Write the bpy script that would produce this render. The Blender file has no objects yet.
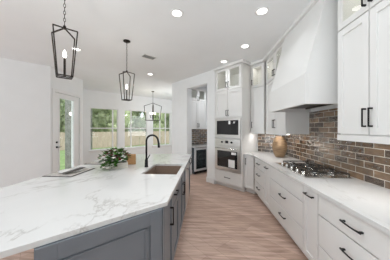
import bpy, bmesh, math, random
from mathutils import Vector, Matrix
random.seed(7)
R = math.radians
SC = bpy.context.scene
COL = SC.collection

# ------------------------------------------------------------------ camera
cam_d = bpy.data.cameras.new('camera')
cam = bpy.data.objects.new('camera', cam_d); COL.objects.link(cam)
cam.location = (0, 0, 1.51)
cam.rotation_euler = (R(90), 0, R(3.27))
cam_d.sensor_width = 36; cam_d.lens = 36 * 175 / 390
cam_d.shift_y = -1.5 / 390
cam_d.clip_start = 0.02; cam_d.clip_end = 200
SC.camera = cam

# ------------------------------------------------------------------ world, lights, exposure
w = bpy.data.worlds.new('world'); SC.world = w; w.use_nodes = True
bg = w.node_tree.nodes['Background']
bg.inputs[0].default_value = (0.88, 0.95, 1.0, 1); bg.inputs[1].default_value = 2.3
SC.view_settings.view_transform = 'Standard'; SC.view_settings.look = 'None'
SC.view_settings.gamma = 1; SC.view_settings.use_curve_mapping = False
SC.view_settings.exposure = -0.42
SC.cycles.max_bounces = 16; SC.cycles.diffuse_bounces = 10; SC.cycles.glossy_bounces = 6; SC.cycles.transparent_max_bounces = 16

def area(name, loc, rot, sx, sy, power, color=(1, 1, 1), shape='RECTANGLE'):
    d = bpy.data.lights.new(name, 'AREA'); d.shape = shape; d.size = sx
    if shape in ('RECTANGLE', 'ELLIPSE'): d.size_y = sy
    d.energy = power; d.color = color
    o = bpy.data.objects.new(name, d); COL.objects.link(o); o.location = loc; o.rotation_euler = rot
    return o
# added area light at the open left side, out of view, as daylight fill
area('left_daylight_fill', (-7.4, -1.1, 1.6), (R(90), 0, R(-90)), 3.4, 2.6, 170, (.84, .94, 1.0))
# added fill light hidden round the corner to brighten the breakfast nook
area('nook_fill', (-.42, 7.5, 1.7), (R(105), 0, R(75)), 1.4, 1.4, 38, (.90, .96, 1.0))
# added upward fill behind the camera to brighten the ceiling
area('ceiling_fill', (-.6, -1.6, 1.2), (R(184), 0, 0), 3.0, 2.0, 165, (.84, .94, 1.0))
# sky light through the nook windows
SUN = bpy.data.lights.new('sun', 'SUN'); SUN.energy = 1.2; SUN.angle = R(20); SUN.color = (1, .96, .88)
so = bpy.data.objects.new('sun', SUN); COL.objects.link(so); so.rotation_euler = (R(38), R(-10), R(30))

# ------------------------------------------------------------------ frames of the house (45 degrees to the kitchen run)
S = math.sqrt(.5)
U = Vector((S, S)); V = Vector((-S, S))
T = Vector((0.869, 4.166))                       # right front corner of the oven tower
def TN(t, n): return T + t * V + n * U
C1 = Vector((-4.038, 4.285)); E = Vector((-4.038, 5.58)); D = E + 1.54 * V
CEIL = 3.12

# ------------------------------------------------------------------ materials
MATS = {}
def nodes(m): return m.node_tree.nodes, m.node_tree.links
def pbr(name, col, rough=.5, metal=0., spec=.5, emit=None, estr=0., coat=0.):
    if name in MATS: return MATS[name]
    m = bpy.data.materials.new(name); m.use_nodes = True
    b = m.node_tree.nodes['Principled BSDF']
    b.inputs['Base Color'].default_value = (*col, 1); b.inputs['Roughness'].default_value = rough
    b.inputs['Metallic'].default_value = metal; b.inputs['Specular IOR Level'].default_value = spec
    if coat: b.inputs['Coat Weight'].default_value = coat; b.inputs['Coat Roughness'].default_value = .05
    if emit: b.inputs['Emission Color'].default_value = (*emit, 1); b.inputs['Emission Strength'].default_value = estr
    MATS[name] = m
    return m
def noise_pbr(name, c1, c2, scale=5, rough=.5, metal=0., bump=0., detail=4, stretch=(1, 1, 1), lo=.35, hi=.65, spec=.5, bscale=None):
    m = pbr(name, c1, rough, metal, spec); N, L = nodes(m); b = N['Principled BSDF']
    tc = N.new('ShaderNodeTexCoord'); mp = N.new('ShaderNodeMapping'); mp.inputs['Scale'].default_value = stretch
    L.new(tc.outputs['Object'], mp.inputs[0])
    nz = N.new('ShaderNodeTexNoise'); nz.inputs['Scale'].default_value = scale; nz.inputs['Detail'].default_value = detail
    L.new(mp.outputs[0], nz.inputs['Vector'])
    cr = N.new('ShaderNodeValToRGB'); cr.color_ramp.elements[0].position = lo; cr.color_ramp.elements[1].position = hi
    cr.color_ramp.elements[0].color = (*c1, 1); cr.color_ramp.elements[1].color = (*c2, 1)
    L.new(nz.outputs[0], cr.inputs[0]); L.new(cr.outputs[0], b.inputs['Base Color'])
    if bump:
        bp = N.new('ShaderNodeBump'); bp.inputs['Strength'].default_value = bump; bp.inputs['Distance'].default_value = .01
        src = nz
        if bscale:
            src = N.new('ShaderNodeTexNoise'); src.inputs['Scale'].default_value = bscale; L.new(mp.outputs[0], src.inputs['Vector'])
        L.new(src.outputs[0], bp.inputs['Height']); L.new(bp.outputs[0], b.inputs['Normal'])
    return m

wall_m = noise_pbr('wall_paint', (.83, .84, .845), (.85, .86, .865), 3, .6)
ceil_m = noise_pbr('ceiling_paint', (.835, .855, .87), (.855, .875, .89), 2, .8)
cab_m = noise_pbr('cabinet_paint', (.78, .775, .76), (.80, .795, .785), 2, .35)
box_m = noise_pbr('gap_shade_brown', (.22, .16, .115), (.30, .22, .16), 6, .6, stretch=(1, 1, 8))  # brown carcass paints shade into the gaps between the white fronts
hood_m = noise_pbr('hood_paint', (.79, .79, .78), (.81, .81, .80), 2, .38)
trim_m = pbr('trim_paint', (.82, .82, .815), .35)
in_m = pbr('cabinet_interior', (.82, .81, .79), .5)
blue_m = noise_pbr('island_paint', (.155, .172, .195), (.17, .187, .21), 2, .35)
black_m = pbr('black_metal', (.012, .012, .013), .35, .6)
bronze_m = pbr('dark_bronze', (.028, .022, .018), .4, .7)
steel_m = noise_pbr('stainless_steel', (.66, .65, .63), (.76, .75, .73), 6, .28, 1., stretch=(1, 1, 30))
chrome_m = pbr('polished_steel', (.75, .74, .72), .15, 1.)
dglass_m = pbr('dark_glass', (.010, .010, .011), .06, 0, .6)
iron_m = noise_pbr('cast_iron', (.012, .012, .012), (.03, .028, .026), 40, .5, .3)
white_p = pbr('white_plastic', (.85, .85, .84), .4)
paper_m = pbr('paper', (.85, .85, .85), .7)
bulb_m = pbr('bulb_glow', (1, 1, 1), .3, emit=(1, .93, .82), estr=8)
lamp_m = pbr('downlight_glow', (1, 1, 1), .3, emit=(1, .98, .95), estr=6)
sinkm = noise_pbr('sink_composite', (.22, .155, .115), (.27, .195, .15), 60, .4)

def glass_mat(name, tint=(1, 1, 1), fac=.10):
    m = bpy.data.materials.new(name); m.use_nodes = True; N, L = nodes(m)
    N.remove(N['Principled BSDF']); out = N['Material Output']
    tr = N.new('ShaderNodeBsdfTransparent'); tr.inputs[0].default_value = (*tint, 1)
    gl = N.new('ShaderNodeBsdfGlossy'); gl.inputs['Roughness'].default_value = .02
    lw = N.new('ShaderNodeLayerWeight'); lw.inputs[0].default_value = .5
    pw = N.new('ShaderNodeMath'); pw.operation = 'POWER'; pw.inputs[1].default_value = 5; L.new(lw.outputs['Facing'], pw.inputs[0])
    fr = N.new('ShaderNodeMath'); fr.operation = 'MULTIPLY_ADD'; fr.inputs[1].default_value = .8; fr.inputs[2].default_value = .04; L.new(pw.outputs[0], fr.inputs[0])
    mx = N.new('ShaderNodeMixShader')
    L.new(fr.outputs[0], mx.inputs[0]); L.new(tr.outputs[0], mx.inputs[1]); L.new(gl.outputs[0], mx.inputs[2])
    L.new(mx.outputs[0], out.inputs[0])
    return m
glass_m = glass_mat('clear_glass', (.97, .98, .97))
tglass_m = glass_mat('tinted_glass', (.62, .68, .70))

# quartz
def quartz():
    m = pbr('white_quartz', (.7, .69, .68), .07, 0, .5); N, L = nodes(m); b = N['Principled BSDF']
    tc = N.new('ShaderNodeTexCoord')
    mp = N.new('ShaderNodeMapping'); mp.inputs['Rotation'].default_value = (0, 0, R(38)); mp.inputs['Scale'].default_value = (1, .45, 1)
    L.new(tc.outputs['Object'], mp.inputs[0])
    n1 = N.new('ShaderNodeTexNoise'); n1.inputs['Scale'].default_value = 1.5; n1.inputs['Detail'].default_value = 8; n1.inputs['Roughness'].default_value = .62
    n1.inputs['Distortion'].default_value = .6
    L.new(mp.outputs[0], n1.inputs['Vector'])
    sub = N.new('ShaderNodeMath'); sub.operation = 'SUBTRACT'; sub.inputs[1].default_value = .5; L.new(n1.outputs[0], sub.inputs[0])
    ab = N.new('ShaderNodeMath'); ab.operation = 'ABSOLUTE'; L.new(sub.outputs[0], ab.inputs[0])
    cr = N.new('ShaderNodeValToRGB'); e = cr.color_ramp.elements
    e[0].position = 0; e[0].color = (.47, .455, .44, 1); e[1].position = .018; e[1].color = (.665, .66, .65, 1)
    x = cr.color_ramp.elements.new(.008); x.color = (.60, .59, .575, 1)
    L.new(ab.outputs[0], cr.inputs[0])
    n2 = N.new('ShaderNodeTexNoise'); n2.inputs['Scale'].default_value = 3; n2.inputs['Detail'].default_value = 5; L.new(tc.outputs['Object'], n2.inputs['Vector'])
    mx = N.new('ShaderNodeMixRGB'); mx.inputs[2].default_value = (.68, .675, .665, 1)
    r2 = N.new('ShaderNodeValToRGB'); r2.color_ramp.elements[0].position = .42; r2.color_ramp.elements[1].position = .6
    L.new(n2.outputs[0], r2.inputs[0]); L.new(r2.outputs[0], mx.inputs[0]); L.new(cr.outputs[0], mx.inputs[1])
    L.new(mx.outputs[0], b.inputs['Base Color'])
    return m
quartz_m = quartz()

def plank():
    m = pbr('oak_planks', (.3, .2, .15), .42, 0, .4); N, L = nodes(m); b = N['Principled BSDF']
    tc = N.new('ShaderNodeTexCoord'); mp = N.new('ShaderNodeMapping'); mp.inputs['Rotation'].default_value = (0, 0, R(45))
    L.new(tc.outputs['Object'], mp.inputs[0])
    bk = N.new('ShaderNodeTexBrick'); bk.inputs['Scale'].default_value = 1; bk.inputs['Mortar Size'].default_value = .0018
    bk.inputs['Brick Width'].default_value = 1.45; bk.inputs['Row Height'].default_value = .165; bk.offset = .37; bk.offset_frequency = 3
    bk.inputs['Color1'].default_value = (.49, .345, .27, 1); bk.inputs['Color2'].default_value = (.59, .43, .355, 1)
    bk.inputs['Mortar'].default_value = (.34, .24, .185, 1); bk.inputs['Bias'].default_value = 0
    L.new(mp.outputs[0], bk.inputs['Vector'])
    mp2 = N.new('ShaderNodeMapping'); mp2.inputs['Rotation'].default_value = (0, 0, R(45)); mp2.inputs['Scale'].default_value = (2.2, 26, 1)
    L.new(tc.outputs['Object'], mp2.inputs[0])
    nz = N.new('ShaderNodeTexNoise'); nz.inputs['Scale'].default_value = 1; nz.inputs['Detail'].default_value = 7; nz.inputs['Distortion'].default_value = .8
    L.new(mp2.outputs[0], nz.inputs['Vector'])
    cr = N.new('ShaderNodeValToRGB'); cr.color_ramp.elements[0].position = .33; cr.color_ramp.elements[1].position = .68
    cr.color_ramp.elements[0].color = (.66, .62, .60, 1); cr.color_ramp.elements[1].color = (1.15, 1.14, 1.14, 1)
    L.new(nz.outputs[0], cr.inputs[0])
    mu = N.new('ShaderNodeMixRGB'); mu.blend_type = 'MULTIPLY'; mu.inputs[0].default_value = 1
    L.new(bk.outputs[0], mu.inputs[1]); L.new(cr.outputs[0], mu.inputs[2]); L.new(mu.outputs[0], b.inputs['Base Color'])
    return m
floor_m = plank()

def tile(name='glazed_brown_tile'):
    m = pbr(name, (.1, .07, .05), .08, 0, .5); N, L = nodes(m); b = N['Principled BSDF']; b.inputs['IOR'].default_value = 2.2
    tc = N.new('ShaderNodeTexCoord'); sx = N.new('ShaderNodeSeparateXYZ'); cx = N.new('ShaderNodeCombineXYZ')
    L.new(tc.outputs['Object'], sx.inputs[0]); L.new(sx.outputs['X'], cx.inputs['X']); L.new(sx.outputs['Z'], cx.inputs['Y'])
    bk = N.new('ShaderNodeTexBrick'); bk.inputs['Scale'].default_value = 1; bk.inputs['Mortar Size'].default_value = .0042; bk.inputs['Mortar Smooth'].default_value = .2
    bk.inputs['Brick Width'].default_value = .225; bk.inputs['Row Height'].default_value = .0765; bk.inputs['Bias'].default_value = -.1
    bk.inputs['Color1'].default_value = (.062, .034, .018, 1); bk.inputs['Color2'].default_value = (.27, .165, .092, 1)
    bk.inputs['Mortar'].default_value = (.60, .55, .48, 1)
    L.new(cx.outputs[0], bk.inputs['Vector'])
    nz = N.new('ShaderNodeTexNoise'); nz.inputs['Scale'].default_value = 9; nz.inputs['Detail'].default_value = 4; L.new(cx.outputs[0], nz.inputs['Vector'])
    cr = N.new('ShaderNodeValToRGB'); cr.color_ramp.elements[0].position = .3; cr.color_ramp.elements[1].position = .7
    cr.color_ramp.elements[0].color = (.6, .6, .6, 1); cr.color_ramp.elements[1].color = (1.3, 1.3, 1.3, 1); L.new(nz.outputs[0], cr.inputs[0])
    mu = N.new('ShaderNodeMixRGB'); mu.blend_type = 'MULTIPLY'; mu.inputs[0].default_value = 1
    L.new(bk.outputs[0], mu.inputs[1]); L.new(cr.outputs[0], mu.inputs[2]); L.new(mu.outputs[0], b.inputs['Base Color'])
    ro = N.new('ShaderNodeMapRange'); ro.inputs['To Min'].default_value = .07; ro.inputs['To Max'].default_value = .7
    L.new(bk.outputs['Fac'], ro.inputs[0]); L.new(ro.outputs[0], b.inputs['Roughness'])
    n2 = N.new('ShaderNodeTexNoise'); n2.inputs['Scale'].default_value = 1; n2.inputs['Detail'].default_value = 2
    mpw = N.new('ShaderNodeMapping'); mpw.inputs['Scale'].default_value = (11, 24, 1); L.new(cx.outputs[0], mpw.inputs[0]); L.new(mpw.outputs[0], n2.inputs['Vector'])
    inv = N.new('ShaderNodeMath'); inv.operation = 'MULTIPLY_ADD'; inv.inputs[1].default_value = -.35; L.new(bk.outputs['Fac'], inv.inputs[0]); L.new(n2.outputs[0], inv.inputs[2])
    bp = N.new('ShaderNodeBump'); bp.inputs['Strength'].default_value = .9; bp.inputs['Distance'].default_value = .026
    L.new(inv.outputs[0], bp.inputs['Height']); L.new(bp.outputs[0], b.inputs['Normal'])
    return m
tile_m = tile()

wicker_m = noise_pbr('woven_tan', (.17, .10, .05), (.36, .235, .13), 8, .55, bump=.8, stretch=(1, 1, 9), bscale=14)
mat_m = noise_pbr('woven_placemat', (.36, .33, .30), (.62, .59, .55), 60, .8)
plate_m = pbr('white_ceramic', (.82, .81, .79), .2)
char_m = noise_pbr('charcoal_linen', (.06, .055, .05), (.12, .11, .10), 60, .9)
leaf_m = noise_pbr('green_leaf', (.022, .075, .010), (.075, .19, .03), 18, .6, spec=.2)
leaf2_m = noise_pbr('burgundy_leaf', (.07, .010, .016), (.15, .03, .035), 18, .6, spec=.2)
petal_m = noise_pbr('pale_petal', (.75, .62, .58), (.85, .82, .78), 30, .6)
boxw_m = noise_pbr('whitewashed_wood', (.60, .56, .48), (.72, .68, .60), 8, .6, stretch=(1, 12, 12))
oak_m = noise_pbr('orange_oak', (.42, .22, .09), (.56, .32, .15), 6, .5, stretch=(2, 14, 14))
soil_m = noise_pbr('potting_soil', (.03, .02, .014), (.06, .04, .03), 50, .9)
fence_m = noise_pbr('cedar_boards', (.46, .34, .27), (.66, .53, .45), 3, .8, stretch=(7, 7, .5))
bark_m = noise_pbr('bark', (.10, .08, .06), (.20, .17, .13), 14, .9, stretch=(3, 3, .5))
grass_m = noise_pbr('lawn', (.22, .33, .12), (.33, .45, .20), 3, .9)
tree_ms = [noise_pbr('foliage_a', (.24, .30, .14), (.55, .60, .36), 1.3, .8),
           noise_pbr('foliage_b', (.31, .37, .18), (.62, .66, .42), 1.3, .8),
           noise_pbr('foliage_c', (.19, .25, .12), (.46, .52, .31), 1.3, .8)]
stone_m = noise_pbr('grey_stone', (.17, .168, .15), (.28, .275, .25), 6, .85)

# ------------------------------------------------------------------ mesh helpers
class MB:
    def __init__(s): s.bm = bmesh.new()
    def box(s, x0, x1, y0, y1, z0, z1, bev=0, seg=1):
        r = bmesh.ops.create_cube(s.bm, size=1)
        bmesh.ops.scale(s.bm, vec=(abs(x1 - x0), abs(y1 - y0), abs(z1 - z0)), verts=r['verts'])
        bmesh.ops.translate(s.bm, vec=((x0 + x1) / 2, (y0 + y1) / 2, (z0 + z1) / 2), verts=r['verts'])
        if bev:
            es = list({e for v in r['verts'] for e in v.link_edges})
            bmesh.ops.bevel(s.bm, geom=es, offset=bev, segments=seg, affect='EDGES', profile=.5)
        return s
    def prism(s, pts, z0, z1, bev=0):
        vb = [s.bm.verts.new((p[0], p[1], z0)) for p in pts]; vt = [s.bm.verts.new((p[0], p[1], z1)) for p in pts]
        n = len(pts); fs = [s.bm.faces.new(vt), s.bm.faces.new(vb[::-1])]
        for i in range(n): fs.append(s.bm.faces.new((vb[i], vb[(i + 1) % n], vt[(i + 1) % n], vt[i])))
        bmesh.ops.recalc_face_normals(s.bm, faces=fs)
        if bev: bmesh.ops.bevel(s.bm, geom=list(fs[0].edges), offset=bev, segments=2, affect='EDGES', profile=.5)
        return s
    def hexa(s, b, t):
        """b, t: four bottom and four top corners"""
        vb = [s.bm.verts.new(p) for p in b]; vt = [s.bm.verts.new(p) for p in t]
        fs = [s.bm.faces.new(vt), s.bm.faces.new(vb[::-1])]
        for i in range(4): fs.append(s.bm.faces.new((vb[i], vb[(i + 1) % 4], vt[(i + 1) % 4], vt[i])))
        bmesh.ops.recalc_face_normals(s.bm, faces=fs); return s
    def bar(s, a, b, wd, up=(0, 0, 1), dp=None):
        """square bar from a to b"""
        a = Vector(a); b = Vector(b); d = (b - a).normalized(); dp = dp or wd
        u = Vector(up)
        if abs(d.dot(u)) > .95: u = Vector((1, 0, 0))
        x = d.cross(u).normalized() * wd / 2; y = d.cross(x).normalized() * dp / 2
        return s.hexa([a - x - y, a + x - y, a + x + y, a - x + y], [b - x - y, b + x - y, b + x + y, b - x + y])
    def tube(s, pts, rad, n=8, cap=True):
        pts = [Vector(p) for p in pts]; rs = rad if isinstance(rad, (list, tuple)) else [rad] * len(pts)
        rings = []; prev = None
        for i, p in enumerate(pts):
            d = (pts[min(i + 1, len(pts) - 1)] - pts[max(i - 1, 0)]).normalized()
            if prev is None:
                u = Vector((0, 0, 1)) if abs(d.z) < .9 else Vector((1, 0, 0)); x = d.cross(u).normalized()
            else:
                x = (prev - d * prev.dot(d)).normalized()
            prev = x; y = d.cross(x)
            rings.append([s.bm.verts.new(p + (x * math.cos(2 * math.pi * k / n) + y * math.sin(2 * math.pi * k / n)) * rs[i]) for k in range(n)])
        fs = []
        for a, b in zip(rings, rings[1:]):
            for k in range(n): fs.append(s.bm.faces.new((a[k], a[(k + 1) % n], b[(k + 1) % n], b[k])))
        if cap: fs.append(s.bm.faces.new(rings[0][::-1])); fs.append(s.bm.faces.new(rings[-1]))
        for f in fs[:-2] if cap else fs: f.smooth = True
        bmesh.ops.recalc_face_normals(s.bm, faces=fs); return s
    def lathe(s, prof, c=(0, 0, 0), n=24, smooth=True, axis='z'):
        rings = []; fs = []
        def P(r, h, a):
            if axis == 'z': return (c[0] + r * math.cos(a), c[1] + r * math.sin(a), c[2] + h)
            return (c[0] + r * math.cos(a), c[1] + h, c[2] + r * math.sin(a))
        for r, h in prof: rings.append([s.bm.verts.new(P(max(r, 1e-4), h, 2 * math.pi * k / n)) for k in range(n)])
        for a, b in zip(rings, rings[1:]):
            for k in range(n):
                f = s.bm.faces.new((a[k], a[(k + 1) % n], b[(k + 1) % n], b[k])); f.smooth = smooth; fs.append(f)
        fs.append(s.bm.faces.new(rings[0][::-1])); fs.append(s.bm.faces.new(rings[-1]))
        bmesh.ops.recalc_face_normals(s.bm, faces=fs); return s
    def ball(s, c, r, n=10, sc=(1, 1, 1)):
        q = bmesh.ops.create_uvsphere(s.bm, u_segments=n, v_segments=max(4, n // 2), radius=r)
        bmesh.ops.scale(s.bm, vec=sc, verts=q['verts']); bmesh.ops.translate(s.bm, vec=c, verts=q['verts'])
        for v in q['verts']:
            for f in v.link_faces: f.smooth = True
        return s
    def leaf(s, c, size, d, nrm, wid=.6):
        """curved leaf of four quads"""
        c = Vector(c); d = Vector(d).normalized(); nrm = Vector(nrm); x = d.cross(nrm)
        if x.length < 1e-3: x = Vector((1, 0, 0))
        x.normalize(); nn = x.cross(d).normalized()
        a = [c, c + d * size * .5 + x * size * wid * .5 - nn * size * .05, c + d * size - nn * size * .15, c + d * size * .5 - x * size * wid * .5 - nn * size * .05, c + d * size * .5 + nn * size * .05]
        v = [s.bm.verts.new(p) for p in a]
        s.bm.faces.new((v[0], v[1], v[4])); s.bm.faces.new((v[1], v[2], v[4])); s.bm.faces.new((v[2], v[3], v[4])); s.bm.faces.new((v[3], v[0], v[4]))
        return s
    def build(s, name, mat, parent=None, loc=None, rot=0):
        me = bpy.data.meshes.new(name); s.bm.to_mesh(me); s.bm.free(); me.materials.append(mat)
        o = bpy.data.objects.new(name, me); COL.objects.link(o)
        if parent: o.parent = parent
        if loc is not None: o.location = (loc[0], loc[1], loc[2] if len(loc) > 2 else 0)
        o.rotation_euler = (0, 0, R(rot))
        return o

def thing(name, label, cat, loc, rot=0, group=None):
    o = bpy.data.objects.new(name, None); COL.objects.link(o); o.empty_display_size = .1
    o.location = (loc[0], loc[1], loc[2] if len(loc) > 2 else 0); o.rotation_euler = (0, 0, R(rot))
    return tag(o, label, cat, group)
def tag(o, label, cat, group=None):
    o['label'] = label; o['category'] = cat
    if group: o['group'] = group
    return o
def struct(o): o['kind'] = 'structure'; return o
def copy_tree(o, parent=None):
    c = o.copy(); COL.objects.link(c); c.parent = parent
    for ch in list(o.children): copy_tree(ch, c)
    return c

# ------------------------------------------------------------------ the shell
back = -3.0
shell = [(-7.65, .69), tuple(C1 + Vector((-.03, .03))), tuple(E + Vector((-.06, .02))), tuple(D + Vector((-.06, .02))),
         tuple(D + 5.4 * U + .02 * V), (1.0, 8.04), (1.86, 7.2), (1.86, back), (-7.65, back)]
struct(MB().prism(shell, -.12, 0).build('floor', floor_m))
struct(MB().prism(shell, CEIL, CEIL + .12).build('ceiling', ceil_m))
# left wall, wall with the glass door, return, window wall
struct(MB().box(-5.1, .05, 0, .12, 0, CEIL).build('wall_left', wall_m, loc=C1, rot=45))
DX0, DX1, DH = .20, 1.14, 2.50
struct(MB().box(0, DX0, 0, .14, 0, CEIL).box(DX1, 1.296, 0, .14, 0, CEIL).box(DX0, DX1, 0, .14, DH, CEIL).build('wall_entry', wall_m, loc=C1, rot=90))
struct(MB().box(0, 1.54, 0, .14, 0, CEIL).build('wall_return', wall_m, loc=E, rot=135))
WINS = [(.498, 1.621, (.81,)), (1.915, 3.055, (.29,)), (3.396, 4.495, (.40, .72))]
WZ0, WZ1 = .59, 2.39
m = MB().box(0, 5.4, 0, .14, 0, WZ0).box(0, 5.4, 0, .14, WZ1, CEIL)
xs = [0] + [x for a in WINS for x in a[:2]] + [5.4]
for a, b in zip(xs[::2], xs[1::2]): m.box(a, b, 0, .14, WZ0, WZ1)
struct(m.build('wall_window', wall_m, loc=D, rot=45))
for i, (a, b, mun) in enumerate(WINS):
    fr = MB()
    f = .028
    fr.box(a, a + f, .05, .10, WZ0, WZ1).box(b - f, b, .05, .10, WZ0, WZ1).box(a + f, b - f, .05, .10, WZ0, WZ0 + .035).box(a + f, b - f, .05, .10, WZ1 - f, WZ1)
    fr.box(a + f, b - f, .05, .10, 1.50, 1.545)
    for q in mun:
        xm = a + (b - a) * q; fr.box(xm - .028, xm + .028, .055, .095, WZ0 + .035, 1.50).box(xm - .028, xm + .028, .055, .095, 1.545, WZ1 - f)
    wo = struct(fr.build('window_%d' % (i + 1), trim_m, loc=D, rot=45))
    MB().box(a + f, b - f, .072, .078, WZ0 + .035, 1.50).box(a + f, b - f, .072, .078, 1.545, WZ1 - f).build('glass_pane', glass_m, wo)
    MB().box(a - .04, b + .04, -.05, .0, WZ0 - .03, WZ0, .004).box(a - .03, b + .03, -.018, 0, WZ0 - .10, WZ0 - .03).build('window_sill', trim_m, wo)
struct(MB().box(0, 5.2, 0, .12, 0, CEIL).build('wall_far', wall_m, loc=D + 5.4 * U, rot=-45))
# tower wall with the pantry opening
q = MB()
q.box(-1.148, -.855, 0, .20, 0, CEIL)                      # pier beside the tower
q.box(-2.046, -1.148, 0, .20, 2.80, CEIL)                  # header over the opening
q.box(-2.90, -2.046, 0, .20, 0, CEIL)                      # wall left of the opening
struct(q.build('wall_pantry', wall_m, loc=T, rot=-45))
struct(MB().box(-2.90, -2.78, .20, 2.9, 0, CEIL).build('wall_nook_side', wall_m, loc=T, rot=-45))
struct(MB().box(-1.148, -.90, .20, 2.2, 0, CEIL).box(-2.55, -.90, 2.2, 2.3, 0, CEIL).box(-2.66, -2.55, .2, 2.3, 0, CEIL).build('wall_pantry_inside', wall_m, loc=T, rot=-45))
struct(MB().box(-.85, .68, .71, .80, 0, CEIL).build('wall_corner', wall_m, loc=T, rot=-45))
struct(MB().box(1.80, 1.92, back, 4.26, 0, CEIL).build('wall_right', wall_m))
struct(MB().box(-3.6, 1.92, back - .12, back, 0, CEIL).build('wall_back_blocker', pbr('light_blocker_dark', (.30, .28, .26), .6)))  # unseen wall added, and toned dark, to cut light from behind the camera
# baseboards
struct(MB().box(-5.1, 0, -.016, 0, 0, .14, .004).build('baseboard_left', trim_m, loc=C1, rot=45))
struct(MB().box(.02, 5.3, -.016, 0, 0, .14, .004).build('baseboard_window', trim_m, loc=D, rot=45))
struct(MB().box(-1.152, -.858, -.016, 0, 0, .14, .004).box(-1.164, -1.148, -.016, .2, 0, .14).build('baseboard_pier', trim_m, loc=T, rot=-45))
struct(MB().box(-2.90, -2.042, -.016, 0, 0, .14, .004).box(-2.046, -2.030, -.016, .2, 0, .14).build('baseboard_pantry', trim_m, loc=T, rot=-45))
# crown
struct(MB().prism([(1.33, 1.0), (1.33, 4.10), (1.40, 4.14), (1.42, 4.14), (1.42, 1.0)], 3.062, CEIL - .001).build('trim_1', trim_m))
# (the diagonal crown pieces over the corner cabinet and the tower)
struct(MB().box(.004, .36, .29, .38, 3.062, CEIL - .001).build('trim_2', trim_m, loc=T, rot=-45))
struct(MB().box(-.85, .055, -.055, .03, 3.062, CEIL - .001).box(0.004, .055, .03, .29, 3.062, CEIL - .001).build('trim_3', trim_m, loc=T, rot=-45))
# glass door
dm = MB()
dm.box(DX0 - .085, DX0, -.02, 0, 0, DH + .085, .004).box(DX1, DX1 + .085, -.02, 0, 0, DH + .085, .004).box(DX0, DX1, -.02, 0, DH, DH + .085, .004)
d_o = struct(dm.build('door_1', trim_m, loc=C1, rot=90))
g0, g1, gz0, gz1 = .376, .90, .30, 2.36
MB().box(DX0 + .01, g0, .02, .065, .01, DH - .01).box(g1, DX1 - .01, .02, .065, .01, DH - .01).box(g0, g1, .02, .065, .01, gz0).box(g0, g1, .02, .065, gz1, DH - .01)\
    .box(g0 - .02, g0, .008, .02, gz0, gz1).box(g1, g1 + .02, .008, .02, gz0, gz1).box(g0 - .02, g1 + .02, .008, .02, gz1, gz1 + .02).box(g0 - .02, g1 + .02, .008, .02, gz0 - .02, gz0).build('door_leaf', trim_m, d_o)
MB().box(g0, g1, .04, .046, gz0, gz1).build('glass_pane', glass_m, d_o)
MB().lathe([(.028, 0), (.028, -.012), (.012, -.014), (.012, -.045)], (.285, .02, 1.00), 12, axis='y').bar((.285, -.025, 1.00), (.395, -.025, 1.00), .016).build('door_handle', black_m, d_o)
MB().lathe([(.028, 0), (.028, -.014), (.02, -.018)], (.285, .02, 1.13), 12, axis='y').build('deadbolt', black_m, d_o)

# ------------------------------------------------------------------ cabinets
def handle_mesh(kind, cx, cz, ln=.15, arched=False):
    """bar pull in front of y = 0"""
    m = MB(); h = ln / 2; th = .011
    if kind == 'h':
        for sx in (-1, 1): m.box(cx + sx * h - .007, cx + sx * h + .007, -.030, 0, cz - .006, cz + .006)
        if arched:
            m.tube([(cx - h - .012, -.026, cz), (cx - h * .6, -.034, cz), (cx, -.036, cz), (cx + h * .6, -.034, cz), (cx + h + .012, -.026, cz)], [.009, .0065, .006, .0065, .009], 8)
        else: m.box(cx - h - .007, cx + h + .007, -.036, -.025, cz - th / 2, cz + th / 2, .002)
    else:
        for sz in (-1, 1): m.box(cx - .006, cx + .006, -.030, 0, cz + sz * h - .007, cz + sz * h + .007)
        m.box(cx - th / 2, cx + th / 2, -.036, -.025, cz - h - .007, cz + h + .007, .002)
    return m
def shaker(x0, x1, z0, z1, rail=.062, hole=False, tk=.02):
    m = MB()
    m.box(x0, x0 + rail, 0, tk, z0, z1, .0015).box(x1 - rail, x1, 0, tk, z0, z1, .0015)
    m.box(x0 + rail, x1 - rail, 0, tk, z1 - rail, z1, .0015).box(x0 + rail, x1 - rail, 0, tk, z0, z0 + rail, .0015)
    if not hole: m.box(x0 + rail, x1 - rail, .013, .018, z0 + rail, z1 - rail)
    return m
GAP = .0062
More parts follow.
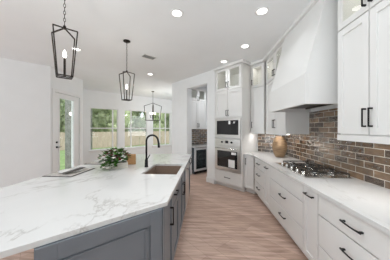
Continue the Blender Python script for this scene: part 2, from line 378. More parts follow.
def cabinet(name, label, loc, rot, w, d, z0, z1, fronts, mat=None, toe=0, hollow=False, group=None, cat='cabinet', lit=0):
    mat = mat or cab_m
    r = thing(name, label, cat, (loc[0], loc[1], z0), rot, group)
    b0 = toe; H = z1 - z0; e = .002
    if hollow:
        m = MB().box(e, .02, .021, d, 0, H).box(w - .02, w - e, .021, d, 0, H).box(.02, w - .02, .021, d, 0, .02).box(.02, w - .02, .021, d, H - .02, H).box(.02, w - .02, d - .012, d, .02, H - .02)
        m.build('carcass', in_m, r)
    else:
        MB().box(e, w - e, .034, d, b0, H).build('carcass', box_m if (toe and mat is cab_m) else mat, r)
    if toe: MB().box(e, w - e, .075, d, 0, toe).build('toe_kick', mat, r)
    for f in fronts:
        k, x0, x1, a, b = f[:5]; x0 += GAP; x1 -= GAP; a -= z0 - GAP; b -= z0 + GAP
        if k == 'drawer': p = MB().box(x0, x1, 0, .033, a, b, .002).build('drawer', mat, r)
        elif k == 'panel': p = shaker(x0, x1, a, b, .075).build('end_panel', mat, r)
        else:
            p = shaker(x0, x1, a, b, .055 if x1 - x0 < .3 else .062, k == 'glass', .02 if hollow else .033).build('door', mat, r)
            if k == 'glass':
                rl = .055 if x1 - x0 < .3 else .062
                MB().box(x0 + rl, x1 - rl, .008, .012, a + rl, b - rl).build('glass_pane', glass_m, p)
        if len(f) > 5 and f[5]:
            kk, cx, cz = f[5][:3]; ln = f[5][3] if len(f[5]) > 3 else .15
            handle_mesh(kk, cx, cz - z0, ln, len(f[5]) > 4).build('handle', black_m, p)
    if lit:
        L = bpy.data.lights.new('cabinet_strip', 'AREA'); L.shape = 'RECTANGLE'; L.size = max(.1, w - .12); L.size_y = .03; L.energy = lit; L.color = (1, .97, .92)
        lo = bpy.data.objects.new('strip_light', L); COL.objects.link(lo); lo.parent = r; lo.location = (w / 2, .10, H - .03)
    return r
Z1, Z2, Z3, ZT = .105, .365, .665, .880      # drawer seams and underside of the worktops
def three(w, first=True, arched=True):
    c = w / 2; ln = min(.16, w * .3)
    return [('drawer', 0, w, Z3, ZT, ('h', c, (Z3 + ZT) / 2, ln, 1) if first else None),
            ('drawer', 0, w, Z2, Z3, ('h', c, (Z2 + Z3) / 2 + .03, ln, 1)), ('drawer', 0, w, Z1, Z2, ('h', c, (Z1 + Z2) / 2 + .03, ln, 1))]
FX = 1.115; WX = 1.797; BD = WX - FX
GB = 'white base cabinets of the cooktop run'
def run(y1, w, **k): return dict(loc=(FX, y1), rot=-90, w=w, d=BD, z0=0, z1=ZT, toe=Z1, **k)
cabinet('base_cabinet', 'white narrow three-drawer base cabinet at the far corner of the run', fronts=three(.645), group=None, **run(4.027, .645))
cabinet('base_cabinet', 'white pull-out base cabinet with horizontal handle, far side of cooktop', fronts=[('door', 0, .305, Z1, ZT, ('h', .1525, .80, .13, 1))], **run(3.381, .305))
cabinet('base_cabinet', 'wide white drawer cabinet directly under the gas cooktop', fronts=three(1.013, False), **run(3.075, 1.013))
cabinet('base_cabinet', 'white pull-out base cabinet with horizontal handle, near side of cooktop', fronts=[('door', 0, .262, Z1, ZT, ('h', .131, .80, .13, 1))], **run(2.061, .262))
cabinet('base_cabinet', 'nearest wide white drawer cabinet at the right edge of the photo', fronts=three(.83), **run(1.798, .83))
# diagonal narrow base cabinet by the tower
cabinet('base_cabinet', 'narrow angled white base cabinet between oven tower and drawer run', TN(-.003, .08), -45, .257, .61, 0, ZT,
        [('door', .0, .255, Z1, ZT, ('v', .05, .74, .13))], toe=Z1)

# worktop of the run, one slab with the angled corner
pk = TN(-.25, .055)
wt = MB().prism([(1.797, .90), (1.085, .90), (1.085, 4.028), tuple(TN(-.003, .055)), tuple(TN(-.003, .706)), tuple(TN(-.61, .706)), (1.797, 4.22)], ZT + .001, .915, .004)
tag(wt.build('worktop', quartz_m), 'white veined quartz worktop of the cooktop run against brown tile', 'worktop')

# backsplash
bs = MB().box(0, 2.19, -.002, .004, 0, .490).box(2.19 - 0, 3.32, -.002, .004, 0, .490)
r_ = thing('backsplash', 'glossy brown brick-tile backsplash behind the cooktop and worktop', 'backsplash', (1.792, 4.215, .916), -90)
MB().box(0, 1.10, -.002, .004, 0, .490).box(1.10, 2.165, -.002, .004, 0, .872).box(2.165, 3.315, -.002, .004, 0, .490).build('tile_field', tile_m, r_)
MB().box(.012, .60, -.002, .004, 0, .490).build('corner_tile_field', tile_m, r_).matrix_parent_inverse = Matrix()
c_ = [o for o in r_.children if o.name.startswith('corner')][0]
cl = TN(-.003, .703); dx, dy = cl.x - 1.792, cl.y - 4.215
c_.location = (-dy, dx, 0); c_.rotation_euler = (0, 0, R(45))

# upper cabinets of the run
UX = 1.40; UD = WX - UX; UB, US, UT = 1.45, 2.525, 3.06
def under_light(r, w, d, en=3.5):
    MB().box(.05, w - .05, .05, .09, -.012, 0).build('light_strip', lamp_m, r)
    l = area('under_cabinet_light', (w / 2, .07, -.016), (0, 0, 0), w - .12, .03, en * w, (1, .98, .95)); l.parent = r
def upper(y1, w, tag_, hx):
    h = w / 2
    r = cabinet('upper_cabinet', 'white two-door wall cabinet ' + tag_, (UX, y1), -90, w, UD, UB - .04, US,
            [('door', 0, h, UB, US, ('v', h - hx, 1.605, .15)), ('door', h, w, UB, US, ('v', h + hx, 1.605, .15))])
    MB().box(.0, w, .0, .02, -.022, .038).build('light_rail', cab_m, r)
    under_light(r, w, UD)
    cabinet('glass_cabinet', 'small glass-door cabinet at the ceiling ' + tag_, (UX, y1), -90, w, UD, US + .003, UT,
            [('glass', 0, h, US + .003, UT, ('v', h - hx, 2.64, .11)), ('glass', h, w, US + .003, UT, ('v', h + hx, 2.64, .11))], hollow=True, lit=1.0)
upper(1.94, .72, 'right of the hood, nearest the camera', .03)
upper(4.118, .99, 'beyond the hood by the corner', .035)
# angled corner uppers
r = cabinet('upper_cabinet', 'tall single-door angled wall cabinet between oven tower and range run', TN(-.003, .365), -45, .362, .335, UB - .04, US - .02,
        [('door', 0, .36, UB, US - .02, ('v', .045, 1.60, .13))])
MB().box(0, .36, 0, .02, -.022, .038).build('light_rail', cab_m, r)
under_light(r, .36, .335)
cabinet('glass_cabinet', 'angled single glass-door cabinet at the ceiling, right of oven tower', TN(-.003, .365), -45, .362, .335, US - .017, UT,
        [('glass', 0, .36, US - .017, UT, ('v', .045, 2.64, .11))], hollow=True, lit=.7)

# range hood
HY0, HY1, HX, HZ0, HZ1 = 2.05, 3.112, 1.14, 1.79, 2.14
hood = thing('range_hood', 'large white tapered range hood above the gas cooktop', 'range hood', (1.14, 2.58, HZ0))
hl = lambda x, y, z: (x - 1.14, y - 2.58, z - HZ0)
m = MB()
m.hexa([hl(HX, HY0, HZ1), hl(WX, HY0, HZ1), hl(WX, HY1, HZ1), hl(HX, HY1, HZ1)], [hl(1.372, HY0, 3.06), hl(WX, HY0, 3.06), hl(WX, HY1, 3.06), hl(1.372, HY1, 3.06)])
m.build('tapered_shell', hood_m, hood)
m = MB(); t_ = .04
def hb(x0, x1, y0, y1, z0, z1, b=0): a = hl(x0, y0, z0); c = hl(x1, y1, z1); m.box(a[0], c[0], a[1], c[1], a[2], c[2], b)
ax = HX - .012
hb(ax, ax + t_, HY0 - .0, HY1, HZ0, HZ1, .003); hb(ax + t_, WX, HY0, HY0 + t_, HZ0, HZ1); hb(ax + t_, WX, HY1 - t_, HY1, HZ0, HZ1)
m.build('apron', hood_m, hood)
m = MB(); hb(ax + t_, WX, HY0 + t_, HY1 - t_, HZ0 + .06, HZ0 + .08)
hb(ax + t_ + .08, ax + t_ + .10, HY0 + .12, HY1 - .12, HZ0 + .035, HZ0 + .06); hb(WX - .14, WX - .12, HY0 + .12, HY1 - .12, HZ0 + .035, HZ0 + .06)
m.build('extractor_insert', pbr('gunmetal', (.09, .08, .07), .35, .6), hood)

# cooktop
ck = thing('gas_cooktop', 'stainless steel gas cooktop with black grates and front knobs', 'cooktop', (1.20, 2.60, .916))
cy = lambda y: y - 2.60
cx = lambda x: x - 1.20
MB().box(cx(1.19), cx(1.735), cy(2.155), cy(3.05), 0, .012, .004).box(cx(1.20), cx(1.725), cy(2.17), cy(3.035), .012, .018, .003).build('steel_tray', chrome_m, ck)
burn = [(1.41, 2.33), (1.62, 2.33), (1.52, 2.60), (1.41, 2.87), (1.62, 2.87)]
for x, y in burn:
    b = MB().lathe([(.052, 0), (.052, .012), (.036, .016), (.036, .022)], (cx(x), cy(y), .018), 16).build('burner', chrome_m, ck)
    MB().lathe([(.034, .0), (.036, .006), (.02, .010)], (cx(x), cy(y), .040), 16).build('burner_cap', iron_m, b)
for (a, b) in ((2.185, 2.465), (2.472, 2.735), (2.742, 3.02)):
    g = MB(); zt = .052
    x0, x1 = 1.315, 1.715
    for y in (a, b): g.bar((cx(x0), cy(y), zt), (cx(x1), cy(y), zt), .009)
    for x in (x0, x1): g.bar((cx(x), cy(a), zt), (cx(x), cy(b), zt), .009)
    ym = (a + b) / 2
    for y in (a + (b - a) * .3, a + (b - a) * .7): g.bar((cx(x0), cy(y), zt), (cx(x1), cy(y), zt), .008)
    for x in (1.41, 1.62): g.bar((cx(x), cy(a), zt), (cx(x), cy(b), zt), .008)
    for x in (x0, x1):
        for y in (a, b): g.bar((cx(x), cy(y), .018), (cx(x), cy(y), zt), .010)
    g.build('grate', iron_m, ck)
for k in range(5):
    y = 2.30 + k * .15
    MB().lathe([(.022, 0), (.022, .006), (.018, .010), (.017, .030), (.014, .033)], (cx(1.252), cy(y), .018), 14).build('knob', chrome_m, ck)

# urn
MBv = MB().lathe([(.07, 0), (.085, .01), (.115, .07), (.137, .15), (.144, .22), (.138, .29), (.118, .35), (.098, .385), (.094, .40), (.10, .42), (.092, .425), (.082, .40), (.08, .36)], n=32)
tag(MBv.build('woven_urn', wicker_m, loc=(1.555, 3.745, .916)), 'tan woven urn on the worktop beyond the cooktop', 'vase')

# ------------------------------------------------------------------ oven tower
TW = .85
tw = cabinet('oven_tower_cabinet', 'tall white angled cabinet housing microwave and wall oven', TN(TW, 0), -45, TW - .003, .70, 0, 2.482, [
    ('door', .02, TW / 2, 1.80, 2.482, ('v', TW / 2 - .03, 1.905, .13)), ('door', TW / 2, TW - .02, 1.80, 2.482, ('v', TW / 2 + .03, 1.905, .13)),
    ('drawer', .02, TW - .02, .105, .435, ('h', TW / 2, .27, .16))], toe=.08)
# the carcass gets real openings for the appliances: replace the solid one
old = [o for o in tw.children if o.name.startswith('carcass')][0]
bpy.data.objects.remove(old)
m = MB(); e = .002
m.box(e, .045, 0.021, .70, .08, 2.482).box(TW - .048, TW - .005, .021, .70, .08, 2.482).box(.045, TW - .048, .60, .70, .08, 2.482)
m.box(.045, TW - .048, .021, .60, .08, .44).box(.045, TW - .048, .021, .60, 1.247, 1.272).box(.045, TW - .048, .021, .60, 1.79, 2.482)
m.build('carcass', cab_m, tw)
MB().box(e, .022, 0, .0205, .08, 2.482).box(TW - .025, TW - .005, 0, .0205, .08, 2.482).box(.022, TW - .025, -.0, .0205, 1.782, 1.80).build('face_frame', cab_m, tw)
cabinet('glass_cabinet', 'two glass-door lit cabinet at the ceiling above the oven tower', TN(TW, 0), -45, TW - .003, .60, 2.485, UT,
        [('glass', .02, TW / 2, 2.485, UT, ('v', TW / 2 - .03, 2.62, .13)), ('glass', TW / 2, TW - .02, 2.485, UT, ('v', TW / 2 + .03, 2.62, .13))], hollow=True, lit=.7)
# microwave
mw = thing('microwave', 'built-in stainless microwave with dark glass above the wall oven', 'microwave', (*TN(TW, 0), 1.276), -45)
MB().box(.052, TW - .055, -.004, .50, 0, .50).build('housing', steel_m, mw)
MB().box(.030, .085, -.022, -.005, 0, .50, .003).box(TW - .088, TW - .033, -.022, -.005, 0, .50, .003).box(.085, TW - .088, -.022, -.005, .44, .50, .003).box(.085, TW - .088, -.022, -.005, 0, .075, .003).build('trim_kit', steel_m, mw)
dw = MB().box(.09, TW - .093, -.020, -.005, .08, .435, .002).build('door', dglass_m, mw)
MB().box(.55, .70, -.022, -.0205, .10, .42).build('control_panel', pbr('panel_black', (.006, .006, .006), .2), mw)
MB().box(.47, .53, -.0225, -.0205, .34, .43).build('sticker', paper_m, mw)
MB().box(.62, .66, -.0235, -.0225, .36, .40).build('sticker', paper_m, mw)
# oven
ov = thing('wall_oven', 'built-in stainless wall oven with knobs below the microwave', 'oven', (*TN(TW, 0), .444), -45)
MB().box(.052, TW - .055, -.004, .56, 0, .80).build('housing', steel_m, ov)
cp = MB().box(.030, TW - .033, -.025, -.005, .64, .80, .003).build('control_panel', steel_m, ov)
MB().box(.37, .47, -.027, -.0255, .69, .76).build('display', dglass_m, ov)
for x in (.27, .57): MB().lathe([(.026, 0), (.026, -.008), (.020, -.012), (.018, -.03)], (x, -.0255, .72), 14, axis='y').build('knob', black_m, ov)
od = MB().box(.030, .11, -.030, -.005, .0, .625, .003).box(TW - .113, TW - .033, -.030, -.005, 0, .625, .003).box(.11, TW - .113, -.030, -.005, .50, .625, .003).box(.11, TW - .113, -.030, -.005, 0, .085, .003).build('door', steel_m, ov)
MB().box(.11, TW - .113, -.024, -.008, .085, .50).build('oven_window', dglass_m, od)
MB().box(.47, .66, -.0262, -.0245, .10, .29).build('energy_label', paper_m, od)
MB().box(.56, .70, -.0262, -.0245, .42, .48).build('energy_label', paper_m, od)
hm = MB().tube([(.07, -.07, .565), (TW - .073, -.07, .565)], .011, 10)
for x in (.10, TW - .103): hm.box(x - .01, x + .01, -.066, -.03, .557, .573)
hm.build('handle', chrome_m, ov)

# ------------------------------------------------------------------ butler's pantry through the opening
PO = TN(1.92, .21)
fr_ = thing('beverage_fridge', 'undercounter beverage fridge with glass door seen through the pantry opening', 'fridge', (*PO, 0), 45)
MB().box(.012, .605, .03, .60, .02, .872).build('cabinet_body', pbr('fridge_body', (.045, .06, .07), .3), fr_)
fd = MB().box(.008, .06, -.02, .028, .11, .865, .003).box(.545, .605, -.02, .028, .11, .865, .003).box(.06, .545, -.02, .028, .80, .865, .003).box(.06, .545, -.02, .028, .11, .17, .003).build('door_frame', pbr('satin_silver', (.62, .63, .64), .35, .35), fr_)
MB().box(.06, .545, .0, .01, .17, .80).build('glass_pane', tglass_m, fd)
MB().box(.565, .580, -.05, -.02, .25, .72, .003).build('handle', chrome_m, fd)
for z in (.30, .46, .62): MB().box(.06, .545, .014, .028, z, z + .012).build('shelf', chrome_m, fr_)
MB().box(.012, .605, .012, .03, .02, .10).build('toe_grille', black_m, fr_)
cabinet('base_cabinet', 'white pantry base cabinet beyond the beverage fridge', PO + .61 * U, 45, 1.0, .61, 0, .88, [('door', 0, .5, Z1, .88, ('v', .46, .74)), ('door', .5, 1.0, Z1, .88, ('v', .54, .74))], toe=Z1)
tag(MB().box(0, 1.61, -.03, .62, .881, .915, .003).build('pantry_worktop', quartz_m, loc=PO, rot=45), 'short white worktop over the beverage fridge in the pantry', 'worktop')
tag(MB().box(0.004, 1.61, .618, .626, 0, .57).build('pantry_backsplash', tile_m, loc=(*PO, .916), rot=45), 'glossy brown tile strip above the pantry worktop', 'backsplash')
def pup(x, w, z0, z1, nm, lab, k, hz):
    cabinet(nm, lab, PO + x * U + .27 * V, 45, w, .35, z0, z1, [(k, 0, w / 2, z0, z1, ('v', w / 2 - .03, hz, .12)), (k, w / 2, w, z0, z1, ('v', w / 2 + .03, hz, .12))], hollow=(k == 'glass'))
pup(0.0, .80, 1.49, 2.48, 'upper_cabinet', 'white wall cabinet hanging above the pantry worktop', 'door', 1.62)
pup(0.0, .80, 2.483, 2.92, 'glass_cabinet', 'dark glass-door cabinet at the top inside the pantry', 'glass', 2.56)

# ------------------------------------------------------------------ island
IX = -.332                                    # right face
UE = Vector((math.cos(R(42.5)), math.sin(R(42.5)))); VE = Vector((-UE.y, UE.x))
def Ie(k): return Vector((IX, 1.362)) - k * UE   # along the angled near end
isl = thing('kitchen_island', 'grey-blue kitchen island base with angled near end', 'island', (-.8, 2.5, 0))
def il(p): return (p[0] + .8, p[1] - 2.5)
nr = Ie(0); nl = Ie(.75)
bk2 = nl + 1.06 * V
m = MB().prism([il(p) for p in ((IX - .022, nr.y + .0085), tuple(nl + .0215 * VE), tuple(bk2), (bk2.x, 3.93), (IX - .022, 3.93))], .10, .66)
# upper zone leaves a pocket for the sink bowl
m.prism([il(p) for p in ((IX - .022, nr.y + .0085), tuple(nl + .0215 * VE), tuple(bk2), (bk2.x, 2.20), (IX - .022, 2.20))], .66, ZT)
m.prism([il(p) for p in ((bk2.x, 2.20), (-.88, 2.20), (-.88, 2.96), (bk2.x, 2.96))], .66, ZT)
m.prism([il(p) for p in ((bk2.x, 2.96), (IX - .022, 2.96), (IX - .022, 3.93), (bk2.x, 3.93))], .66, ZT)
m.build('carcass', blue_m, isl)
MB().prism([il(p) for p in ((IX - .075, nr.y + .08), tuple(nl + .08 * V + .05 * U), tuple(bk2 + .06 * U), (bk2.x + .06, 3.87), (IX - .075, 3.87))], 0, .10).build('toe_kick', blue_m, isl)
def side_part(builder, name, loc, rot, parent=isl, mat=blue_m):
    o = builder.build(name, mat, parent); o.location = (loc[0] + .8, loc[1] - 2.5, 0); o.rotation_euler = (0, 0, R(rot)); return o
# angled end: local x runs along U from the left corner
ep = shaker(0.004, .742, .02, ZT - .002, .095)
ep.box(.11, .62, .004, .011, .13, .142).box(.11, .62, .004, .011, ZT - .124, ZT - .112).box(.11, .122, .004, .011, .13, ZT - .112).box(.608, .62, .004, .011, .13, ZT - .112)
side_part(ep, 'end_panel', nl, 42.5)
# right-hand face: local x runs along +Y
def rf(y0, y1, z0, z1, hd, kind='door', mat=blue_m):
    a, b = y0 + GAP, y1 - GAP
    mm = MB().box(a, b, 0, .02, z0 + GAP, z1 - GAP, .002) if kind == 'drawer' else shaker(a, b, z0 + GAP, z1 - GAP, .06)
    p = side_part(mm, kind, (IX, 0), 90, mat=mat)
    if hd:
        h = handle_mesh(hd[0], hd[1], hd[2], hd[3]); ho = h.build('handle', black_m, p)
    return p
side_part(MB().box(1.372, 1.42, 0, .021, .02, ZT - .002, .002), 'corner_post', (IX, 0), 90)
rf(1.42, 1.80, Z1, ZT, ('v', 1.655, .675, .16))
rf(1.80, 2.22, .70, ZT, ('h', 1.93, .80, .13), 'drawer'); rf(1.80, 2.22, Z1, .70, None)
rf(2.22, 2.60, Z1, ZT, ('v', 2.56, .62, .15)); rf(2.60, 2.98, Z1, ZT, ('v', 2.64, .62, .15))
rf(3.60, 3.92, Z1, ZT, ('v', 3.86, .80, .1))
dwm = thing('dishwasher', 'stainless dishwasher with white sticker set into the island side', 'dishwasher', (IX, 3.29, 0), 90)
MB().box(-.30, .30, .0, .02, .10, .872, .003).build('door', steel_m, dwm)
MB().tube([(-.24, -.04, .80), (.24, -.04, .80)], .010, 8).box(-.22, -.20, -.04, 0, .792, .808).box(.20, .22, -.04, 0, .792, .808).build('handle', chrome_m, dwm)
MB().box(-.26, -.12, -.003, -.0005, .62, .74).build('sticker', paper_m, dwm)

# island top with the sink cut-out
SX0, SX1, SY0, SY1 = -.835, -.370, 2.25, 2.915
tx0, tx1, ty1 = -2.03, -.305, 4.02
n0 = Vector((tx1, 1.41)); nL = n0 - 1.33 * UE; nL2 = Vector((tx0, nL.y + (nL.x - tx0)))
bm = bmesh.new()
outer = [tuple(n0), (tx1, ty1), (tx0, ty1), tuple(nL2), tuple(nL)]
inner = [(SX0, SY0), (SX1, SY0), (SX1, SY1), (SX0, SY1)]
def ring(ps, z): return [bm.verts.new((p[0] + 1.15, p[1] - 2.5, z)) for p in ps]
for z in (0, .034):
    o_ = ring(outer, z); i_ = ring(inner, z)
    # order: split faces between the two loops
    a, b, c, d, e_ = o_; s0, s1, s2, s3 = i_
    for f in ((a, b, s2, s1), (b, c, s3, s2), (c, d, s0, s3), (d, e_, s0), (e_, a, s1, s0)): bm.faces.new(f if z else f[::-1])
    if z == 0: ob, ib = o_, i_
    else:
        for k in range(5): bm.faces.new((ob[k], ob[(k + 1) % 5], o_[(k + 1) % 5], o_[k]))
        for k in range(4): bm.faces.new((ib[(k + 1) % 4], ib[k], i_[k], i_[(k + 1) % 4]))
bmesh.ops.recalc_face_normals(bm, faces=bm.faces[:])
me = bpy.data.meshes.new('island_worktop'); bm.to_mesh(me); bm.free(); me.materials.append(quartz_m)
it = bpy.data.objects.new('island_worktop', me); COL.objects.link(it); it.location = (-1.15, 2.5, ZT + .001)
tag(it, 'large white veined quartz island top with sink cut-out and angled end', 'worktop')
bv = it.modifiers.new('b', 'BEVEL'); bv.width = .003; bv.segments = 2; bv.limit_method = 'ANGLE'
# sink
sk = thing('sink', 'brown undermount sink in the white island top', 'sink', (-.6025, 2.5825, .67))
m = MB(); hx, hy = .2325, .3325; d0 = .012; zt = .210
m.box(-hx - d0, hx + d0, -hy - d0, hy + d0, -.002, .010)
m.box(-hx - d0, -hx, -hy - d0, hy + d0, .010, zt).box(hx, hx + d0, -hy - d0, hy + d0, .010, zt).box(-hx, hx, -hy - d0, -hy, .010, zt).box(-hx, hx, hy, hy + d0, .010, zt)
m.build('bowl', sinkm, sk)
MB().lathe([(.045, 0), (.045, .004), (.03, .006), (.012, .003)], (0, .0, .0105), 16).build('drain', chrome_m, sk)
# faucet
fc = thing('faucet', 'matte black gooseneck faucet behind the island sink', 'faucet', (-.905, 2.66, .916))
MB().lathe([(.031, 0), (.031, .006), (.026, .012), (.024, .11), (.018, .125)], n=16).build('base', black_m, fc)
pts = [(0, 0, .12), (0, 0, .40)] + [(.092 - .092 * math.cos(a), -.0, .40 + .092 * math.sin(a)) for a in [k * math.pi / 10 for k in range(1, 10)]] + [(.186, 0, .395), (.192, 0, .37)]
MB().tube(pts, .0145, 12).build('gooseneck', black_m, fc)
MB().tube([(.192, 0, .372), (.196, 0, .30)], [.0165, .020], 12).build('spray_head', black_m, fc)
MB().tube([(0, -.022, .085), (.015, -.055, .095)], .013, 10).tube([(.012, -.05, .095), (.075, -.06, .20)], [.008, .006], 8).build('lever', black_m, fc)

# placemats, plates, napkins
def setting(y0, lab):
    t = thing('placemat', 'grey woven placemat on the island ' + lab, 'placemat', (-2.005, y0, .916))
    MB().box(0, .375, 0, .465, 0, .007, .002).build('dark_border', char_m, t)
    pm = MB()
    for k in range(14): pm.box(.014, .361, .014 + k * .0314, .042 + k * .0314, .007, .0085)
    pm.build('woven_field', mat_m, t)
    tag(MB().lathe([(.085, 0), (.09, .004), (.14, .016), (.142, .019), (.09, .009), (.02, .008)], n=28).build('dinner_plate', plate_m, loc=(-1.815, y0 + .23, .926)), 'white plate on the placemat ' + lab, 'plate')
    nk = MB().box(-.035, .04, -.17, .17, 0, .006, .002).box(-.03, .035, -.165, .15, .006, .010, .002)
    tag(nk.build('napkin', char_m, loc=(-1.76, y0 + .22, .9455)), 'folded dark napkin lying on the plate ' + lab, 'napkin')
setting(2.045, 'top, nearer one at left edge')
setting(2.80, 'top, farther one beside the potted flowers')

# planter with plant
pl = thing('flower_planter', 'leafy potted flowers in a pale wooden box on the island', 'plant', (-1.375, 2.55, .916), 30)
m = MB().box(-.06, .20, -.08, .08, 0, .012).box(-.06, .20, -.08, -.068, .012, .085, .002).box(-.06, .20, .068, .08, .012, .085, .002).box(-.06, -.048, -.068, .068, .012, .085, .002).box(.188, .20, -.068, .068, .012, .085, .002)
m.build('wooden_box', boxw_m, pl)
MB().box(-.047, .187, -.067, .067, .012, .07).build('soil', soil_m, pl)
lf = MB(); lf2 = MB(); ft = MB(); stm = MB()
rnd = random.Random(4)
for k in range(330):
    a = rnd.uniform(0, 2 * math.pi); rr = math.sqrt(rnd.random()); hh = rnd.uniform(0, 1)
    env = math.sin(math.pi * (.18 + .72 * hh)) 
    p = Vector((.03 + rr * math.cos(a) * .20 * env, rr * math.sin(a) * .17 * env, .075 + hh * .20))
    dr = Vector((math.cos(a), math.sin(a), rnd.uniform(-.3, .9)))
    tgt = lf2 if (rnd.random() < .3 and hh > .35) else lf
    tgt.leaf(p, rnd.uniform(.045, .08), dr, (rnd.uniform(-.4, .4), rnd.uniform(-.4, .4), 1), .72)
for k in range(70):
    a = rnd.uniform(0, 6.28); lf.leaf((-.05 + .07 * math.cos(a), -.09 + .04 * math.sin(a), rnd.uniform(.035, .1)), .06, (-.6 + math.cos(a), -.6 + math.sin(a), .12), (0, 0, 1), .6)
for k in range(18):
    a = rnd.uniform(0, 6.28); rr = rnd.uniform(.03, .14)
    stm.tube([(.03 + .2 * rr * math.cos(a), .2 * rr * math.sin(a), .065), (.03 + rr * .7 * math.cos(a), rr * .7 * math.sin(a), .15), (.03 + rr * math.cos(a), rr * math.sin(a), .22)], .0025, 5)
lf.build('foliage', leaf_m, pl)
lf2.build('burgundy_foliage', leaf2_m, pl); stm.build('stems', leaf_m, pl)
for (x, y, z) in ((-.12, -.15, .19), (-.12, -.18, .12), (.0, -.185, .17), (-.16, -.10, .15), (.02, -.08, .265), (-.12, -.15, .045), (-.07, -.17, .03), (.10, -.15, .13)):
    f_ = MB()
    for k in range(6): f_.leaf((x * 1.05, y - .03, z + .01), .036, (math.cos(k * 1.05), math.sin(k * 1.05), .5), (0, 0, 1), .9)
    f_.ball((x * 1.05, y - .03, z + .016), .008, 6); f_.build('blossom', petal_m, pl)
tag(MB().box(-.07, .07, -.012, .012, 0, .17, .006, 2).build('cutting_board', oak_m, loc=(-1.215, 2.83, .916), rot=12), 'orange wooden board standing behind the flower box', 'board')

# ------------------------------------------------------------------ pendants
def lantern(name, label, loc, rot, wt_, wb, h, roof, bars, drop, bulbs, rod=False, group=None):
    """root at the ceiling; bottom of the cage hangs at -drop"""
    r = thing(name, label, 'pendant light', loc, rot, group)
    MB().lathe([(.062, 0), (.062, -.012), (.045, -.022), (.010, -.026), (.010, -.045)], n=20).build('canopy', bronze_m, r)
    zb = -drop; zs = zb + h; za = zs + roof
    cg = MB()
    a, b = wt_ / 2, wb / 2
    cs = [(-1, -1), (1, -1), (1, 1), (-1, 1)]
    for i, (x, y) in enumerate(cs):
        X, Y = cs[(i + 1) % 4]
        cg.bar((x * b, y * b, zb), (x * a, y * a, zs), bars)
        cg.bar((x * b, y * b, zb), (X * b, Y * b, zb), bars)
        cg.bar((x * a, y * a, zs), (0, 0, za), bars)
    cg.lathe([(.014, -.012), (.018, 0), (.014, .02), (.006, .03)], (0, 0, za), 10)
    cg.build('cage', bronze_m, r)
    zr = za + .03
    if rod:
        MB().tube([(0, 0, zr), (0, 0, -.04)], .006, 8).build('rod', bronze_m, r)
    else:
        ch = MB(); n = max(3, int((-.045 - zr) / .036)); st = (-.045 - zr) / n
        for k in range(n):
            z = zr + st * (k + .5); w_ = .009; hh = st * .62
            ax_ = (1, 0) if k % 2 else (0, 1)
            pts = [(ax_[0] * w_ * math.cos(t), ax_[1] * w_ * math.cos(t), z + hh * math.sin(t)) for t in [q * math.pi / 4 for q in range(8)]]
            ch.tube(pts + [pts[0]], .0028, 5, cap=False)
        ch.build('chain', bronze_m, r)
    cr_ = MB()
    for (x, y) in bulbs:
        if len(bulbs) > 1: cr_.bar((0, 0, zb + h * .18), (x, y, zb + h * .18), .009)
        cr_.tube([(x, y, zb + h * (.18 if len(bulbs) > 1 else .0)), (x, y, zb + h * .42)], .011, 8)
    if len(bulbs) > 1: cr_.tube([(0, 0, zb + h * .1), (0, 0, zb + h * .25)], .014, 8).tube([(0, 0, zb + h * .2), (0, 0, za)], .005, 6)
    else:
        cr_.bar((-b, 0, zb), (b, 0, zb), bars * .8)
    cr_.build('candle_socket', bronze_m, r)
    for (x, y) in bulbs:
        MB().lathe([(.008, 0), (.017, .02), (.019, .035), (.012, .06), (.003, .085)], (x, y, zb + h * .42), 10).build('bulb', bulb_m, r)
    d = bpy.data.lights.new('bulb_light', 'POINT'); d.energy = 4 * len(bulbs); d.color = (1, .92, .8); d.shadow_soft_size = .03
    o = bpy.data.objects.new('bulb_light', d); COL.objects.link(o); o.parent = r; o.location = (0, 0, zb + h * .55 + .05)
    return r
PG = 'pendant lanterns above the island'
lantern('pendant_lantern', 'nearer open-frame black lantern above the island, upper left', (-1.50, 1.79, CEIL - .001), 45, .205, .13, .475, .045, .011, CEIL - 2.065, [(0, 0)])
lantern('pendant_lantern', 'second open-frame black lantern farther along above the island', (-1.435, 3.14, CEIL - .001), 45, .205, .13, .475, .045, .011, CEIL - 2.035, [(0, 0)])
lantern('chandelier_lantern', 'wide four-bulb lantern in the breakfast nook by the windows', (-2.256, 7.48, CEIL - .001), 45 + 20, .52, .42, .62, .13, .018, CEIL - 1.86, [(.07, .07), (-.07, .07), (.07, -.07), (-.07, -.07)], rod=True)

# ------------------------------------------------------------------ downlights, vent
DL = [(-.39, 2.42, 'between the island lanterns and the aisle'), (.78, 2.447, 'nearest the range hood'), (.78, 3.465, 'between hood and oven tower'), (.455, 4.24, 'directly in front of the oven tower'), (-1.62, 5.09, 'far left by the breakfast nook'),
      (-.39, 1.15, 'behind the photographer above the aisle'), (.78, 1.43, 'above the nearest drawers, reflected in cabinet glass'), (-2.3, 1.6, 'added far left over the seating side of island'), (-2.6, 3.4, 'added over the walkway by the left wall'),  # last two are added lamps for more light on floor and worktops
      (.25, 6.0, 'added inside the pantry'), (.32, .75, 'added over the aisle floor to light the island side')]  # both added as fill: one brightens the pantry, one the island's aisle face
for x, y, s_ in DL:
    r = thing('recessed_downlight', 'round white recessed ceiling light ' + s_, 'ceiling light', (x, y, CEIL - .001))
    m = MB().lathe([(.088, 0), (.088, -.006), (.070, -.010), (.066, -.004), (.066, 0)], n=28).build('trim_ring', white_p, r)
    MB().lathe([(.064, -.003), (.060, -.006)], n=24).build('lens', lamp_m, r)
    l = area('downlight', (0, 0, -.02), (0, 0, 0), .13, .13, 2.2 if x > .4 else 5.5 if -.4 < x < 0 else 3 if y < 1 else 10 if 'pantry' in s_ else 4.5, (.94, .97, 1), 'DISK'); l.parent = r; l.data.spread = R(125)
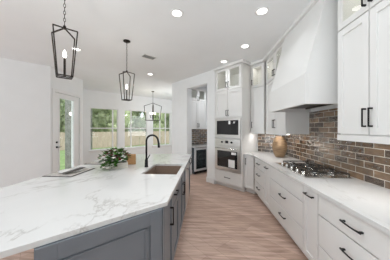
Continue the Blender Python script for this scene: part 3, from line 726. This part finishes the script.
vt = thing('ceiling_vent', 'white rectangular ceiling air vent near the second lantern', 'vent', (-1.26, 3.87, CEIL - .001), 45)
MB().box(-.16, .16, -.10, -.08, -.010, 0).box(-.16, .16, .08, .10, -.010, 0).box(-.16, -.14, -.08, .08, -.010, 0).box(.14, .16, -.08, .08, -.010, 0).build('frame', white_p, vt)
MB().box(-.14, .14, -.08, .08, -.002, 0).build('duct', pbr('duct_grey', (.3, .3, .3), .8), vt)
sl = MB()
for k in range(7):
    y = -.068 + k * .0225; sl.hexa([(-.139, y, -.009), (.139, y, -.009), (.139, y + .003, -.009), (-.139, y + .003, -.009)], [(-.139, y + .009, -.003), (.139, y + .009, -.003), (.139, y + .012, -.003), (-.139, y + .012, -.003)])
sl.build('louvres', white_p, vt)

# ------------------------------------------------------------------ outdoors
def UV(u, v): return u * U + v * V
gz = -.50
gp = [UV(-22, 7.2), UV(-5, 7.2), UV(-5, 8.6), UV(14, 8.6), UV(24, 9), UV(24, 45), UV(-22, 45)]
lw = MB().prism([tuple(p) for p in gp], gz - .1, gz).build('lawn_ground', grass_m); struct(lw)
FV = 20.0
for k in range(10):
    u0 = -15 + k * 3.0
    f = thing('wooden_fence_panel', 'tan wooden fence panel beyond the lawn, seen through windows', 'fence', (*UV(u0, FV), gz), 45, 'tan wooden fence panels beyond the windows')
    m = MB()
    for j in range(20): m.box(j * .148 + .008, j * .148 + .140, 0, .02, .02, 1.66 + .012 * math.sin(j * 2.1))
    m.build('boards', fence_m, f)
    MB().box(0, 2.98, .02, .06, .35, .44).box(0, 2.98, .02, .06, 1.25, 1.34).build('rails', fence_m, f)
    MB().box(2.9, 2.98, .06, .15, 0, 1.62).build('post', fence_m, f)
def make_tree(seed, h, cr, mat, low=.12):
    rn = random.Random(seed); r = thing('leafy_tree', 'green leafy tree behind the wooden fence', 'tree', (0, 0, gz), 0, 'green trees behind the wooden fence')
    MB().tube([(0, 0, -.05), (.05, .03, h * .3), (-.03, .06, h * .7)], [.16, .12, .05], 8).build('trunk', bark_m, r)
    m = MB(); blobs = []
    for _ in range(18):
        a, q = rn.uniform(0, 6.28), rn.uniform(.36, .5) * cr; e_ = rn.uniform(.2, 1) * (cr - q)
        blobs.append((Vector((e_ * math.cos(a), e_ * math.sin(a), h * rn.uniform(low + .1, .95))), q))
    for c, q in blobs: m.ball(c, q * .8, 10)
    for _ in range(3800):
        c, q = rn.choice(blobs); d = Vector((rn.gauss(0, 1), rn.gauss(0, 1), rn.gauss(0, 1))).normalized()
        p = c + d * q * rn.uniform(.55, .95)
        m.leaf(p, rn.uniform(.26, .44), Vector((rn.gauss(0, 1), rn.gauss(0, 1), rn.gauss(0, .6))), d + Vector((0, 0, .3)), .7)
    m.build('foliage', mat, r); return r
protos = [make_tree(11, 7.0, 2.1, tree_ms[0], .02), make_tree(12, 8.5, 2.1, tree_ms[1], .02), make_tree(13, 6.5, 2.1, tree_ms[2], .0)]
rn = random.Random(3); first = [True] * 3
for row, (v, n) in enumerate(((22.9, 8), (27.4, 9), (31.9, 9), (36.4, 10))):
    for k in range(n):
        i = rn.randrange(3); o = protos[i] if first[i] else copy_tree(protos[i]); first[i] = False
        p = UV(-16 + (0, 3.26, -1.9, 1.4)[row] + k * 4.8, v); o.location = (p.x, p.y, gz); o.rotation_euler.z = rn.uniform(0, 6.28)
        o.scale = (1, 1, rn.uniform(1.2, 1.6))
# porch wing seen through the glass door
ca, sa = math.cos(R(3.27)), math.sin(R(3.27))
def K(lat, z): return Vector((lat * ca - z * sa, z * ca + lat * sa))
pa = K(-5.72, 7.7)
pw = thing('porch_wall', 'grey stone porch wall seen through the glass door', 'porch', (*pa, gz), 3.27)
MB().box(0, 1.0, 0, .35, 0, 4.0).build('stone_wall', stone_m, pw)
sc_ = thing('porch_sconce', 'two-bulb porch light on the grey stone wall outside door', 'wall light', (*K(-5.33, 7.7 - .001), 2.12), 3.27)
MB().box(-.14, .14, -.02, 0, -.05, .03, .004).build('back_plate', black_m, sc_)
for x in (-.09, .09): MB().lathe([(.02, -.03), (.05, .0), (.055, .07), (.03, .09)], (x, -.06, 0), 10).build('lamp_shade', bulb_m, sc_)
